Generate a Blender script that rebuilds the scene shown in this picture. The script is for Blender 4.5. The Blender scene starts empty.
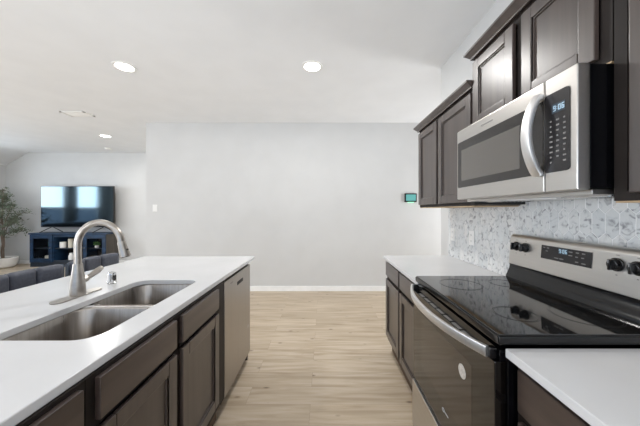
import bpy, bmesh, math, random
from mathutils import Vector, Matrix
random.seed(7)
PI = math.pi
S = bpy.context.scene
COL = S.collection

# ------------------------------------------------------------------ camera
cd = bpy.data.cameras.new('camera'); cam = bpy.data.objects.new('camera', cd); COL.objects.link(cam)
cam.location = (0, 0, 1.349); cam.rotation_euler = (PI/2, 0, 0)
cd.sensor_width = 36; cd.lens = 260/640*36; cd.shift_x = -4/640; cd.shift_y = -2.5/640
cd.clip_start = .02
S.camera = cam

# ------------------------------------------------------------------ light and exposure
S.view_settings.view_transform = 'Standard'; S.view_settings.look = 'None'
S.view_settings.gamma = 1; S.view_settings.use_curve_mapping = False
S.view_settings.exposure = -0.37
S.cycles.diffuse_bounces = 8; S.cycles.glossy_bounces = 6; S.cycles.max_bounces = 14
w = bpy.data.worlds.new('sky'); S.world = w; w.use_nodes = True
w.node_tree.nodes['Background'].inputs[0].default_value = (.50, .70, 1, 1)
w.node_tree.nodes['Background'].inputs[1].default_value = 1.6

def area(name, loc, rot, sx, sy, power, color=(1, 1, 1)):
    l = bpy.data.lights.new(name, 'AREA'); l.shape = 'RECTANGLE'; l.size = sx; l.size_y = sy
    l.energy = power; l.color = color
    o = bpy.data.objects.new(name, l); o.location = loc; o.rotation_euler = rot; COL.objects.link(o)
    return o
COOL = (.94, .97, 1.0)
# daylight entering by the patio opening behind the camera and the living room windows
area('patio_daylight', (-1.9, -3.08, 1.40), (PI/2, 0, 0), 5.9, 2.5, 20, COOL)
# upward fill light added outside the same opening, to brighten the ceiling
area('patio_ceiling_fill', (-1.9, -3.3, .25), (PI*.90, 0, 0), 5.8, .9, 405, (.95, .975, 1))
area('window_daylight', (-8.35, 4.35, 1.96), (PI/2, 0, -PI/2), 2.9, 1.06, 165, (.86, .94, 1))
area('window_daylight', (-8.35, 0.4, 1.4), (PI/2, 0, -PI/2), 4.0, 2.0, 210, COOL)

area('hall_fill_light', (3.32, 3.45, 1.25), (0, PI*.54, -.45), 1.6, 1.2, 78, (1, .985, .96))  # unseen light added to brighten the right wall and ceiling

# ------------------------------------------------------------------ materials
def lin(c):
    if isinstance(c, str):
        c = [int(c[i:i+2], 16)/255 for i in (0, 2, 4)]
    return tuple(x/12.92 if x <= .04045 else ((x+.055)/1.055)**2.4 for x in c) + (1,)

def mat(name, c, rough=.5, metal=0, c2=None, scale=(8, 8, 8), spec=.5, ior=1.45, coat=0, bump=0, rvar=0,
        emit=None, estr=0, detail=3, lo=.35, hi=.65):
    m = bpy.data.materials.new(name); m.use_nodes = True
    nt = m.node_tree; p = nt.nodes['Principled BSDF']
    p.inputs['Base Color'].default_value = lin(c)
    p.inputs['Roughness'].default_value = rough; p.inputs['Metallic'].default_value = metal
    p.inputs['IOR'].default_value = ior; p.inputs['Specular IOR Level'].default_value = spec
    p.inputs['Coat Weight'].default_value = coat; p.inputs['Coat Roughness'].default_value = .30
    if emit:
        p.inputs['Emission Color'].default_value = lin(emit); p.inputs['Emission Strength'].default_value = estr
    tc = nt.nodes.new('ShaderNodeTexCoord'); mp = nt.nodes.new('ShaderNodeMapping')
    mp.inputs['Scale'].default_value = scale
    n = nt.nodes.new('ShaderNodeTexNoise'); n.inputs['Scale'].default_value = 1; n.inputs['Detail'].default_value = detail
    nt.links.new(tc.outputs['Object'], mp.inputs[0]); nt.links.new(mp.outputs[0], n.inputs[0])
    r = nt.nodes.new('ShaderNodeValToRGB')
    r.color_ramp.elements[0].position = lo; r.color_ramp.elements[1].position = hi
    if c2 is None:
        b = lin(c); c2l = tuple(min(1, x*1.06) for x in b[:3]) + (1,)
    else: c2l = lin(c2)
    r.color_ramp.elements[0].color = lin(c); r.color_ramp.elements[1].color = c2l
    nt.links.new(n.outputs[0], r.inputs[0]); nt.links.new(r.outputs[0], p.inputs['Base Color'])
    if bump:
        bp = nt.nodes.new('ShaderNodeBump'); bp.inputs['Strength'].default_value = bump; bp.inputs['Distance'].default_value = .002
        nt.links.new(n.outputs[0], bp.inputs['Height']); nt.links.new(bp.outputs[0], p.inputs['Normal'])
    if rvar:
        mr = nt.nodes.new('ShaderNodeMapRange'); mr.inputs['To Min'].default_value = rough-rvar; mr.inputs['To Max'].default_value = rough+rvar
        nt.links.new(n.outputs[0], mr.inputs[0]); nt.links.new(mr.outputs[0], p.inputs['Roughness'])
    return m

M = {}
M['wall'] = mat('wall_paint', 'CBCBCA', .8, c2='CECECD', scale=(3, 3, 3), spec=.2)
M['ceiling'] = mat('ceiling_paint', 'E6E7E8', .9, c2='E9EAEB', scale=(3, 3, 3), spec=.1)
M['trim'] = mat('trim_paint', 'EFEFEE', .4)
M['quartz'] = mat('white_quartz', 'CACACB', .2, c2='D0D0D1', scale=(2.5, 2.5, 2.5), detail=5)
M['wood'] = mat('espresso_wood', '372E2A', .36, c2='473D38', scale=(26, 26, 1.6), spec=.65, bump=.04, detail=4, coat=.45)
M['woodh'] = mat('espresso_wood_horizontal', '352B27', .36, c2='463A35', scale=(26, 1.6, 26), spec=.65, bump=.04, detail=4, coat=.45)
M['gap'] = mat('shade_darkened_frame', '1E1917', .55, c2='26201D', scale=(26, 26, 1.6), spec=.3)  # frame wood darkened so its colour holds the shade between the fronts
M['rawwood'] = mat('unfinished_birch_ply', 'A98F70', .6, c2='BFA684', scale=(3, 20, 20))
M['toe'] = mat('brown_toe_board', '4E3D30', .6, c2='5D4A3B', scale=(20, 2, 20))
M['steel'] = mat('brushed_stainless', 'C6C3BF', .30, 1, c2='C9C6C2', scale=(90, 1.5, 90))
M['steelv'] = mat('brushed_stainless_vertical', 'B6B1AC', .30, 1, c2='B9B4AF', scale=(90, 90, 1.5))
M['steeldw'] = mat('dishwasher_stainless', 'A5A09A', .36, 1, c2='A9A49E', scale=(90, 90, 1.5))
M['handle'] = mat('satin_handle_steel', 'DCDBDA', .42, 1, c2='E0DFDE', scale=(90, 90, 1.5))
M['sink'] = mat('sink_stainless', '928C86', .30, 1, c2='A39D97', scale=(60, 60, 4), rvar=.06)
M['nickel'] = mat('brushed_nickel', 'A39D96', .28, 1, c2='ACA69F', scale=(40, 40, 40))
M['chrome'] = mat('polished_chrome', 'C8C8C8', .12, 1)
M['black_glass'] = mat('black_ceramic_glass', '050506', .05, ior=1.9, spec=.5)
M['oven_glass'] = mat('smoked_oven_glass', '0B0908', .05, ior=1.68, spec=.5)
M['oven_window'] = mat('oven_window_glass', '2C241E', .06, ior=1.75, spec=.5)
M['black'] = mat('black_enamel', '08080A', .16, ior=1.5)
M['blackm'] = mat('black_matt', '101011', .5)
M['burner'] = mat('burner_print', '1E1E20', .6, spec=.2)
M['mw_glass'] = mat('microwave_glass', '262321', .16, c2='2B2826', ior=1.6)
M['mw_window'] = mat('microwave_mesh_window', '5A5652', .16, c2='625E59', scale=(900, 900, 900), ior=1.6)
M['mw_pad'] = mat('microwave_keypad', '232122', .25)
M['print'] = mat('pale_print', 'B9B9BA', .5)
M['greyprint'] = mat('grey_print', '7E7C7A', .5)
M['digits'] = mat('blue_digits', 'AFC6D4', .4, emit='B4CEDC', estr=.45)
M['lcd'] = mat('blue_lcd', '2A3742', .3, emit='3A4E60', estr=.12)
M['plastic'] = mat('white_plastic', 'E8E7E4', .35)
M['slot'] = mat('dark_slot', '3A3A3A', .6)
M['screen'] = mat('tv_screen', '06080A', .09, ior=1.95)
M['screen'].node_tree.nodes['Principled BSDF'].inputs['Specular Tint'].default_value = (.62, .86, 1, 1)
M['tvframe'] = mat('tv_bezel', '111214', .35)
M['navy'] = mat('navy_painted_wood', '15263A', .45, c2='203C5A', scale=(5, 5, 14), detail=5)
M['navydark'] = mat('worn_dark_blue_wood', '22272E', .5, c2='2B3542', scale=(5, 5, 14), detail=5)
M['greywood'] = mat('weathered_brown_board', '4A4642', .6, c2='5A544E', scale=(20, 20, 2))
M['cabdark'] = mat('cabinet_interior', '1A1817', .6)
M['fabric'] = mat('charcoal_leatherette', '454852', .5, c2='50535D', scale=(60, 60, 60), bump=.1)
M['fabricblue'] = mat('blue_grey_leatherette', '3F4B59', .5, c2='4A5766', scale=(60, 60, 60), bump=.1)
M['ceramic'] = mat('white_ceramic', 'EBE9E5', .4)
M['cream'] = mat('cream_ceramic', 'CFC8B8', .5)
M['leaf'] = mat('olive_leaf', '4D5946', .55, c2='7E8A74', scale=(9, 9, 9), lo=.4, hi=.6)
M['green'] = mat('green_leaf', '3E6B35', .6, c2='58844A', scale=(40, 40, 40))
M['bark'] = mat('grey_bark', '6E5F50', .8, c2='85766A', scale=(30, 30, 6), bump=.3)
M['soil'] = mat('dark_soil', '3C3027', .9, c2='54453A', scale=(80, 80, 80), bump=.5)
M['sofa'] = mat('dark_sofa_fabric', '22252C', .8, c2='2A2E36', scale=(90, 90, 90))
M['curtain'] = mat('grey_curtain', '8E9399', .85, c2='9BA0A6', scale=(60, 60, 4))
M['teal'] = mat('teal_panel_screen', '5FA09E', .3, emit='6FB5B0', estr=.25)
M['led'] = mat('green_led', '9DF5C6', .4, emit='8CF5C0', estr=2.0)
M['lamp'] = mat('lamp_lens', 'FFFFFF', .4, emit='FFFBF4', estr=14)
M['sticker'] = mat('white_sticker', 'D8D4CE', .6, c2='B5AFA8', scale=(120, 120, 120))

def mat_glass(name):
    m = bpy.data.materials.new(name); m.use_nodes = True; nt = m.node_tree; nt.nodes.clear()
    o = nt.nodes.new('ShaderNodeOutputMaterial'); mx = nt.nodes.new('ShaderNodeMixShader')
    t = nt.nodes.new('ShaderNodeBsdfTransparent'); g = nt.nodes.new('ShaderNodeBsdfGlossy'); lw = nt.nodes.new('ShaderNodeLayerWeight')
    pw = nt.nodes.new('ShaderNodeMath'); pw.operation = 'POWER'; pw.inputs[1].default_value = 5; nt.links.new(lw.outputs['Facing'], pw.inputs[0])
    f = nt.nodes.new('ShaderNodeMath'); f.operation = 'MULTIPLY_ADD'; f.inputs[1].default_value = .9; f.inputs[2].default_value = .04; nt.links.new(pw.outputs[0], f.inputs[0])
    g.inputs['Roughness'].default_value = .03
    nt.links.new(f.outputs[0], mx.inputs[0]); nt.links.new(t.outputs[0], mx.inputs[1]); nt.links.new(g.outputs[0], mx.inputs[2])
    nt.links.new(mx.outputs[0], o.inputs[0]); return m
M['glass'] = mat_glass('clear_glass')

def mat_floor():
    m = bpy.data.materials.new('oak_plank_floor'); m.use_nodes = True; nt = m.node_tree; p = nt.nodes['Principled BSDF']
    L = nt.links.new; N = nt.nodes.new
    tc = N('ShaderNodeTexCoord')
    br = N('ShaderNodeTexBrick'); br.inputs['Scale'].default_value = 1
    br.inputs['Brick Width'].default_value = 1.22; br.inputs['Row Height'].default_value = .178
    br.inputs['Mortar Size'].default_value = .0012; br.inputs['Mortar Smooth'].default_value = .3; br.inputs['Bias'].default_value = 0
    br.offset = .37; br.offset_frequency = 2
    br.inputs['Color1'].default_value = (0, 0, 0, 1); br.inputs['Color2'].default_value = (1, 1, 1, 1); br.inputs['Mortar'].default_value = (.5, .5, .5, 1)
    L(tc.outputs['Object'], br.inputs[0])
    # each plank shifts the grain
    sc = N('ShaderNodeVectorMath'); sc.operation = 'MULTIPLY'; sc.inputs[1].default_value = (13, 7, 3)
    L(br.outputs['Color'], sc.inputs[0])
    ad = N('ShaderNodeVectorMath'); ad.operation = 'ADD'; L(tc.outputs['Object'], ad.inputs[0]); L(sc.outputs[0], ad.inputs[1])
    mp = N('ShaderNodeMapping'); mp.inputs['Scale'].default_value = (1.6, 18, 1); L(ad.outputs[0], mp.inputs[0])
    n = N('ShaderNodeTexNoise'); n.inputs['Scale'].default_value = 1.2; n.inputs['Detail'].default_value = 6; n.inputs['Distortion'].default_value = .6; L(mp.outputs[0], n.inputs[0])
    r = N('ShaderNodeValToRGB'); e = r.color_ramp.elements
    e[0].position = .22; e[0].color = lin('A49178'); e[1].position = .78; e[1].color = lin('D3C5B2')
    k = e.new(.5); k.color = lin('BFAE97'); L(n.outputs[0], r.inputs[0])
    mx = N('ShaderNodeMix'); mx.data_type = 'RGBA'; mx.blend_type = 'MULTIPLY'; mx.inputs[0].default_value = 1
    r2 = N('ShaderNodeValToRGB'); r2.color_ramp.elements[0].color = (.88, .87, .86, 1); r2.color_ramp.elements[1].color = (1.0, 1.0, 1.0, 1)
    L(br.outputs['Color'], r2.inputs[0]); L(r.outputs[0], mx.inputs[6]); L(r2.outputs[0], mx.inputs[7])
    # knots
    mk = N('ShaderNodeMapping'); mk.inputs['Scale'].default_value = (4.2, 8.5, 1); L(ad.outputs[0], mk.inputs[0])
    vo = N('ShaderNodeTexVoronoi'); vo.inputs['Scale'].default_value = 1.0; L(mk.outputs[0], vo.inputs[0])
    rk = N('ShaderNodeValToRGB'); rk.color_ramp.elements[0].position = .03; rk.color_ramp.elements[0].color = (.30, .25, .21, 1)
    rk.color_ramp.elements[1].position = .13; rk.color_ramp.elements[1].color = (1, 1, 1, 1); L(vo.outputs['Distance'], rk.inputs[0])
    m2 = N('ShaderNodeMix'); m2.data_type = 'RGBA'; m2.blend_type = 'MULTIPLY'; m2.inputs[0].default_value = .8
    L(mx.outputs[2], m2.inputs[6]); L(rk.outputs[0], m2.inputs[7])
    m3 = N('ShaderNodeMix'); m3.data_type = 'RGBA'; m3.inputs[7].default_value = lin('86735F')
    mm = N('ShaderNodeMath'); mm.operation = 'MULTIPLY'; mm.inputs[1].default_value = .6; L(br.outputs['Fac'], mm.inputs[0])
    L(mm.outputs[0], m3.inputs[0]); L(m2.outputs[2], m3.inputs[6]); L(m3.outputs[2], p.inputs['Base Color'])
    p.inputs['Roughness'].default_value = .38; p.inputs['Specular IOR Level'].default_value = .4
    return m
M['floor'] = mat_floor()

def mat_tile():
    m = bpy.data.materials.new('marble_picket_tile'); m.use_nodes = True; nt = m.node_tree; p = nt.nodes['Principled BSDF']
    L = nt.links.new; N = nt.nodes.new
    at = N('ShaderNodeAttribute'); at.attribute_name = 'tone'
    tc = N('ShaderNodeTexCoord')
    mu = N('ShaderNodeVectorMath'); mu.operation = 'MULTIPLY'; mu.inputs[1].default_value = (17, 23, 31); L(at.outputs['Color'], mu.inputs[0])
    ad = N('ShaderNodeVectorMath'); ad.operation = 'ADD'; L(tc.outputs['Object'], ad.inputs[0]); L(mu.outputs[0], ad.inputs[1])
    n = N('ShaderNodeTexNoise'); n.inputs['Scale'].default_value = 30; n.inputs['Detail'].default_value = 5; n.inputs['Distortion'].default_value = .9
    L(ad.outputs[0], n.inputs[0])
    r = N('ShaderNodeValToRGB'); e = r.color_ramp.elements
    e[0].position = .31; e[0].color = lin('9A999A'); e[1].position = .52; e[1].color = lin('E9E8E6')
    k = e.new(.37); k.color = lin('BBBABB'); k2 = e.new(.44); k2.color = lin('E0E0DF'); L(n.outputs[0], r.inputs[0])
    mx = N('ShaderNodeMix'); mx.data_type = 'RGBA'; mx.blend_type = 'MULTIPLY'; mx.inputs[0].default_value = 1
    r2 = N('ShaderNodeValToRGB'); r2.color_ramp.elements[0].color = lin('E4E8EB'); r2.color_ramp.elements[1].color = lin('FBFBFB')
    L(at.outputs['Fac'], r2.inputs[0]); L(r.outputs[0], mx.inputs[6]); L(r2.outputs[0], mx.inputs[7]); L(mx.outputs[2], p.inputs['Base Color'])
    p.inputs['Roughness'].default_value = .2
    return m
M['tile'] = mat_tile()
M['grout'] = mat('white_grout', 'F2F2F2', .8)

# ------------------------------------------------------------------ geometry helpers
def B(): return bmesh.new()
def merge(bm, t):
    me = bpy.data.meshes.new('t'); t.to_mesh(me); t.free(); bm.from_mesh(me); bpy.data.meshes.remove(me)
def box(bm, x0, x1, y0, y1, z0, z1, bev=0, seg=2):
    x0, x1 = sorted((x0, x1)); y0, y1 = sorted((y0, y1)); z0, z1 = sorted((z0, z1))
    t = bmesh.new(); bmesh.ops.create_cube(t, size=1)
    for v in t.verts: v.co = Vector(((x0+x1)/2+v.co.x*(x1-x0), (y0+y1)/2+v.co.y*(y1-y0), (z0+z1)/2+v.co.z*(z1-z0)))
    if bev: bmesh.ops.bevel(t, geom=t.edges[:], offset=min(bev, .49*min(x1-x0, y1-y0, z1-z0)), segments=seg, affect='EDGES', profile=.5)
    merge(bm, t); return bm
def mk(*a, **k): return box(B(), *a, **k)
def prism(bm, prof, y0, y1, axis='Y', bev=0):
    """extrude a closed 2-D outline; axis Y: (x,z) outline, axis Z: (x,y), axis X: (y,z)"""
    t = bmesh.new()
    f = {'Y': lambda a, b, c: (a, c, b), 'Z': lambda a, b, c: (a, b, c), 'X': lambda a, b, c: (c, a, b)}[axis]
    A = [t.verts.new(f(a, b, y0)) for a, b in prof]; C = [t.verts.new(f(a, b, y1)) for a, b in prof]
    t.faces.new(A); t.faces.new(C[::-1]); n = len(prof)
    for i in range(n): t.faces.new((A[i], C[i], C[(i+1) % n], A[(i+1) % n]))
    bmesh.ops.recalc_face_normals(t, faces=t.faces[:])
    if bev: bmesh.ops.bevel(t, geom=t.edges[:], offset=bev, segments=2, affect='EDGES', profile=.5)
    merge(bm, t); return bm
def tube(bm, pts, radii, n=16, cap=True):
    pts = [Vector(p) for p in pts]
    if not hasattr(radii, '__len__'): radii = [radii]*len(pts)
    t = bmesh.new(); rings = []
    d0 = (pts[1]-pts[0]).normalized(); u = d0.orthogonal().normalized()
    for i, p in enumerate(pts):
        d = (pts[min(i+1, len(pts)-1)]-pts[max(i-1, 0)]).normalized()
        u = (u-d*u.dot(d)).normalized(); v = d.cross(u)
        rings.append([t.verts.new(p+(u*math.cos(a)+v*math.sin(a))*radii[i]) for a in [2*PI*k/n for k in range(n)]])
    for a, b in zip(rings, rings[1:]):
        for k in range(n): t.faces.new((a[k], a[(k+1) % n], b[(k+1) % n], b[k]))
    if cap: t.faces.new(rings[0][::-1]); t.faces.new(rings[-1])
    bmesh.ops.recalc_face_normals(t, faces=t.faces[:])
    merge(bm, t); return bm
def lathe(bm, c, prof, n=32):
    """prof: (radius, z) from bottom to top about a vertical axis at c"""
    t = bmesh.new(); rings = []
    for r, z in prof:
        rings.append([t.verts.new((c[0]+r*math.cos(2*PI*k/n), c[1]+r*math.sin(2*PI*k/n), c[2]+z)) for k in range(n)])
    for a, b in zip(rings, rings[1:]):
        for k in range(n): t.faces.new((a[k], a[(k+1) % n], b[(k+1) % n], b[k]))
    t.faces.new(rings[0][::-1]); t.faces.new(rings[-1])
    bmesh.ops.recalc_face_normals(t, faces=t.faces[:])
    merge(bm, t); return bm
def strap(bm, pts, wdir, wid, thk):
    """flat bar following pts; wdir = direction of its width"""
    pts = [Vector(p) for p in pts]; wd = Vector(wdir).normalized(); t = bmesh.new(); rings = []
    for i, p in enumerate(pts):
        d = (pts[min(i+1, len(pts)-1)]-pts[max(i-1, 0)]).normalized(); nn = d.cross(wd).normalized()
        r = []
        for k in range(12):
            a = 2*PI*k/12; ca, sa = math.cos(a), math.sin(a)
            sx = math.copysign(abs(ca)**.5, ca); sy = math.copysign(abs(sa)**.5, sa)
            r.append(t.verts.new(p+wd*sx*wid/2+nn*sy*thk/2))
        rings.append(r)
    for a, b in zip(rings, rings[1:]):
        for k in range(12): t.faces.new((a[k], a[(k+1) % 12], b[(k+1) % 12], b[k]))
    t.faces.new(rings[0][::-1]); t.faces.new(rings[-1])
    bmesh.ops.recalc_face_normals(t, faces=t.faces[:]); merge(bm, t); return bm
def rrect(x0, x1, y0, y1, r, n=8):
    out = []
    for cx, cy, a0 in ((x1-r, y1-r, 0), (x0+r, y1-r, PI/2), (x0+r, y0+r, PI), (x1-r, y0+r, 1.5*PI)):
        out += [(cx+r*math.cos(a0+PI/2*k/n), cy+r*math.sin(a0+PI/2*k/n)) for k in range(n+1)]
    return out

def wloc(p):
    v = Vector((0, 0, 0))
    while p: v += p.location; p = p.parent
    return v
def obj(name, bm, m, parent=None, label=None, ang=38, wn=True):
    """link a bmesh given in world coordinates as ONE object (child of parent, or top-level with its origin at its base)"""
    bmesh.ops.remove_doubles(bm, verts=bm.verts[:], dist=1e-6)
    me = bpy.data.meshes.new(name)
    if parent is not None: off = wloc(parent)
    else:
        xs = [v.co for v in bm.verts]
        off = Vector(((min(v.x for v in xs)+max(v.x for v in xs))/2, (min(v.y for v in xs)+max(v.y for v in xs))/2, min(v.z for v in xs)))
    bmesh.ops.translate(bm, verts=bm.verts[:], vec=-off)
    bm.to_mesh(me); bm.free()
    for p in me.polygons: p.use_smooth = True
    me.set_sharp_from_angle(angle=math.radians(ang))
    me.materials.append(M[m] if isinstance(m, str) else m)
    o = bpy.data.objects.new(name, me); COL.objects.link(o)
    if parent is not None: o.parent = parent
    else: o.location = off
    if wn:
        md = o.modifiers.new('weighted', 'WEIGHTED_NORMAL'); md.keep_sharp = True; md.weight = 100
    if label: o['label'] = label
    return o
def thing(name, label, cat, loc, group=None):
    o = bpy.data.objects.new(name, None); o.empty_display_size = .1; COL.objects.link(o); o.location = loc
    o['label'] = label; o['category'] = cat
    if group: o['group'] = group
    return o
def tag(o, label, cat, group=None):
    o['label'] = label; o['category'] = cat
    if group: o['group'] = group
    return o
def struct(name, bm, m, parent=None):
    o = obj(name, bm, m, parent)
    if parent is None: o['kind'] = 'structure'
    return o
def dup(root, delta, label, group=None):
    r = root.copy(); COL.objects.link(r); r.location = root.location+Vector(delta); r['label'] = label
    if group: r['group'] = group
    for ch in list(root.children):
        c = ch.copy(); COL.objects.link(c); c.parent = r
        for g in ch.children:
            d = g.copy(); COL.objects.link(d); d.parent = c
    return r

# ------------------------------------------------------------------ room shell
CEIL = 2.82; WR = 1.209; YB = 4.355; YT = 6.6; XL = -8.07; YR = -3.0
struct('floor', mk(XL-.12, 3.12, YR-.1, YT+.12, -.06, 0), 'floor')
bm = B(); prism(bm, [(-7.5, CEIL), (3.12, CEIL), (3.12, CEIL+.1), (-7.5, CEIL+.1), (XL-.12, 2.60-.17+.1), (XL-.12, 2.60-.17)], YR-.1, YT+.12)
struct('ceiling', bm, 'ceiling')
struct('wall_back', mk(-2.98, 3, YB, YB+.12, 0, CEIL), 'wall')
struct('wall_passage', mk(-2.98, -2.86, YB+.12, YT, 0, CEIL), 'wall')
struct('wall_living', mk(XL, -2.86, YT, YT+.12, 0, CEIL), 'wall')
struct('wall_right', mk(WR, WR+.13, YR, 2.686, 0, CEIL), 'wall')
bm = B(); ha, hb, hz0, hz1 = 2.95, 4.15, .35, 2.2
box(bm, 3, 3.12, YR, ha, 0, CEIL); box(bm, 3, 3.12, hb, YB+.12, 0, CEIL); box(bm, 3, 3.12, ha, hb, 0, hz0); box(bm, 3, 3.12, ha, hb, hz1, CEIL)
struct('wall_hall', bm, 'wall')
bm = B()
box(bm, 3.03, 3.10, ha, ha+.05, hz0, hz1); box(bm, 3.03, 3.10, hb-.05, hb, hz0, hz1); box(bm, 3.03, 3.10, ha, hb, hz0, hz0+.05); box(bm, 3.03, 3.10, ha, hb, hz1-.05, hz1)
wn = struct('window_5', bm, 'trim')  # unseen window added to go with the hall fill light
struct('window_pane', mk(3.066, 3.070, ha+.05, hb-.05, hz0+.05, hz1-.05), 'glass', wn)
# left wall with two living-room windows and a wide kitchen-side opening
bm = B(); T = 2.49
def wl(y0, y1, z0, z1): box(bm, XL-.12, XL, y0, y1, z0, z1)
holes = [(-1.6, 2.4, .4, 2.35), (3.28, 4.28, .75, 2.38), (4.50, 5.50, .75, 2.38)]
yc = YR
for (a, b, z0, z1) in holes:
    wl(yc, a, 0, T); wl(a, b, 0, z0); wl(a, b, z1, T); yc = b
wl(yc, YT+.12, 0, T)
struct('wall_left', bm, 'wall')
bm = B()
for (a, b, z0, z1) in ((-4.85, 1.05, .1, 2.62),):
    box(bm, XL, a, YR-.12, YR, 0, CEIL); box(bm, b, 3, YR-.12, YR, 0, CEIL)
    box(bm, a, b, YR-.12, YR, 0, z0); box(bm, a, b, YR-.12, YR, z1, CEIL)
struct('wall_rear', bm, 'wall')
for i, (a, b, z0, z1) in enumerate(holes):
    bm = B(); f = .05
    box(bm, XL-.10, XL-.03, a, a+f, z0, z1); box(bm, XL-.10, XL-.03, b-f, b, z0, z1)
    box(bm, XL-.10, XL-.03, a, b, z0, z0+f); box(bm, XL-.10, XL-.03, a, b, z1-f, z1)
    box(bm, XL-.09, XL-.04, a, b, 1.40, 1.45)
    wn = struct('window_%d' % (i+1), bm, 'trim')
    struct('window_pane', mk(XL-.07, XL-.066, a+f, b-f, z0+f, z1-f), 'glass', wn)
    struct('window_sill', mk(XL-.03, XL+.04, a-.04, b+.04, z0-.03, z0, bev=.006), 'trim', wn)
bm = B(); a, b = -4.85, 1.05
for y in (a, -2.9, -.95, b-.06): box(bm, y, y+.06, YR-.10, YR-.03, .1, 2.62)
box(bm, a, b, YR-.10, YR-.03, .1, .16); box(bm, a, b, YR-.10, YR-.03, 2.56, 2.62)
wn = struct('window_4', bm, 'trim')
for x0 in (a+.06, -2.84, -.89):
    struct('window_pane', mk(x0, x0+1.86, YR-.07, YR-.066, .16, 2.56), 'glass', wn)
# baseboards
def bb(name, x0, x1, y0, y1, nx=0, ny=-1):
    b = B(); box(b, x0, x1, y0, y1, 0.0, .085, bev=.004)
    struct(name, b, 'trim')
bb('baseboard_back', -2.98, 2.99, YB-.016, YB-.001)
bb('baseboard_living', XL+.02, -3.0, YT-.016, YT-.001)
bb('baseboard_left', XL+.001, XL+.016, YR+.02, YT-.02)
bb('baseboard_passage', -2.996, -2.981, YB, YT-.02)
bb('baseboard_hall', 2.984, 2.999, YR+.02, YB-.02)
bb('baseboard_stub', WR, WR+.13, 2.687, 2.702)

# ------------------------------------------------------------------ cabinet makers (dx = -1: front faces -X, +1: faces +X)
def front(name, parent, xf, dx, y0, y1, z0, z1, rail=.058, m='wood', panel=True, thk=.019):
    """a door or drawer front whose face lies at x = xf and that opens towards dx"""
    xb = xf-dx*thk
    if not panel:
        return obj(name, mk(xb, xf, y0, y1, z0, z1, bev=.004), m, parent)
    b = B()
    box(b, xb, xf, y0, y0+rail, z0, z1, bev=.0045); box(b, xb, xf, y1-rail, y1, z0, z1, bev=.0045)
    box(b, xb, xf, y0+rail, y1-rail, z0, z0+rail, bev=.0045); box(b, xb, xf, y0+rail, y1-rail, z1-rail, z1, bev=.0045)
    s = .007                                              # stepped inner moulding
    for (a, c, d, e) in ((y0+rail, y0+rail+s, z0+rail, z1-rail), (y1-rail-s, y1-rail, z0+rail, z1-rail)):
        box(b, xb, xf-dx*.007, a, c, d, e, bev=.002)
    for (d, e) in ((z0+rail, z0+rail+s), (z1-rail-s, z1-rail)):
        box(b, xb, xf-dx*.007, y0+rail, y1-rail, d, e, bev=.002)
    d = obj(name, b, m, parent)
    p = mk(xb+dx*.001, xf-dx*.0135, y0+rail-.004, y1-rail+.004, z0+rail-.004, z1-rail+.004)
    obj('panel', p, m, d)
    return d
def carcass(parent, xfront, xback, y0, y1, z0, z1, dx, bottom='wood', rails=()):
    """hollow cabinet box with a face frame darkened for the shade in the gaps"""
    t = .018; b = B()
    xi = xfront-dx*.02
    box(b, xi, xback, y0, y0+t, z0, z1); box(b, xi, xback, y1-t, y1, z0, z1)
    box(b, xback, xback+dx*.012, y0+t, y1-t, z0, z1)
    obj('carcass', b, 'wood', parent)
    obj('bottom_panel', mk(xfront-dx*.001, xback+dx*.012, y0+.004, y1-.004, z0-.006, z0-.0004) if bottom == 'rawwood' else mk(xi, xback+dx*.012, y0+t, y1-t, z0+.001, z0+.016), bottom, parent)
    b = B(); st = .036
    box(b, xi, xfront, y0, y0+st, z0, z1); box(b, xi, xfront, y1-st, y1, z0, z1)
    box(b, xi, xfront, y0+st, y1-st, z1-.035, z1); box(b, xi, xfront, y0+st, y1-st, z0, z0+.03)
    for r in rails:
        if r[0] == 'h': box(b, xi, xfront, y0+st, y1-st, r[1], r[2])
        else: box(b, xi, xfront, r[1], r[2], z0+.03, z1-.035)
    obj('face_frame', b, 'gap', parent)
def crown(parent, xf, y0, y1, z0, ret0=True, ret1=True):
    """stepped crown moulding, front at xf, returning along both ends to the wall"""
    prof = [(0, .008), (.012, .008), (.012, .016), (.018, .022), (.034, .040), (.040, .044), (.040, .056), (0, .056)]
    b = B()
    e0 = .036 if ret0 else 0; e1 = .036 if ret1 else 0
    # mitred run: outline offset grows with height, swept around the box
    pts = []
    for (o, h) in prof:
        pts.append([(WR-.002, y1+(o if ret1 else 0)), (xf-o, y1+(o if ret1 else 0)), (xf-o, y0-(o if ret0 else 0)), (WR-.002, y0-(o if ret0 else 0))])
    t = bmesh.new(); vs = [[t.verts.new((x, y, z0+h)) for x, y in row] for row, (o, h) in zip(pts, prof)]
    n = len(vs)
    for i in range(n):
        for k in range(3):
            try: t.faces.new((vs[i][k], vs[i][k+1], vs[(i+1) % n][k+1], vs[(i+1) % n][k]))
            except ValueError: pass
    t.faces.new([vs[i][0] for i in range(n)]); t.faces.new([vs[i][3] for i in range(n)][::-1])
    t.faces.new([vs[-1][k] for k in range(4)])
    bmesh.ops.recalc_face_normals(t, faces=t.faces[:]); merge(b, t)
    return obj('crown_moulding', b, 'wood', parent)

Z1 = .886                       # top of base cabinets, underside of the worktops
CT = .914
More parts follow.
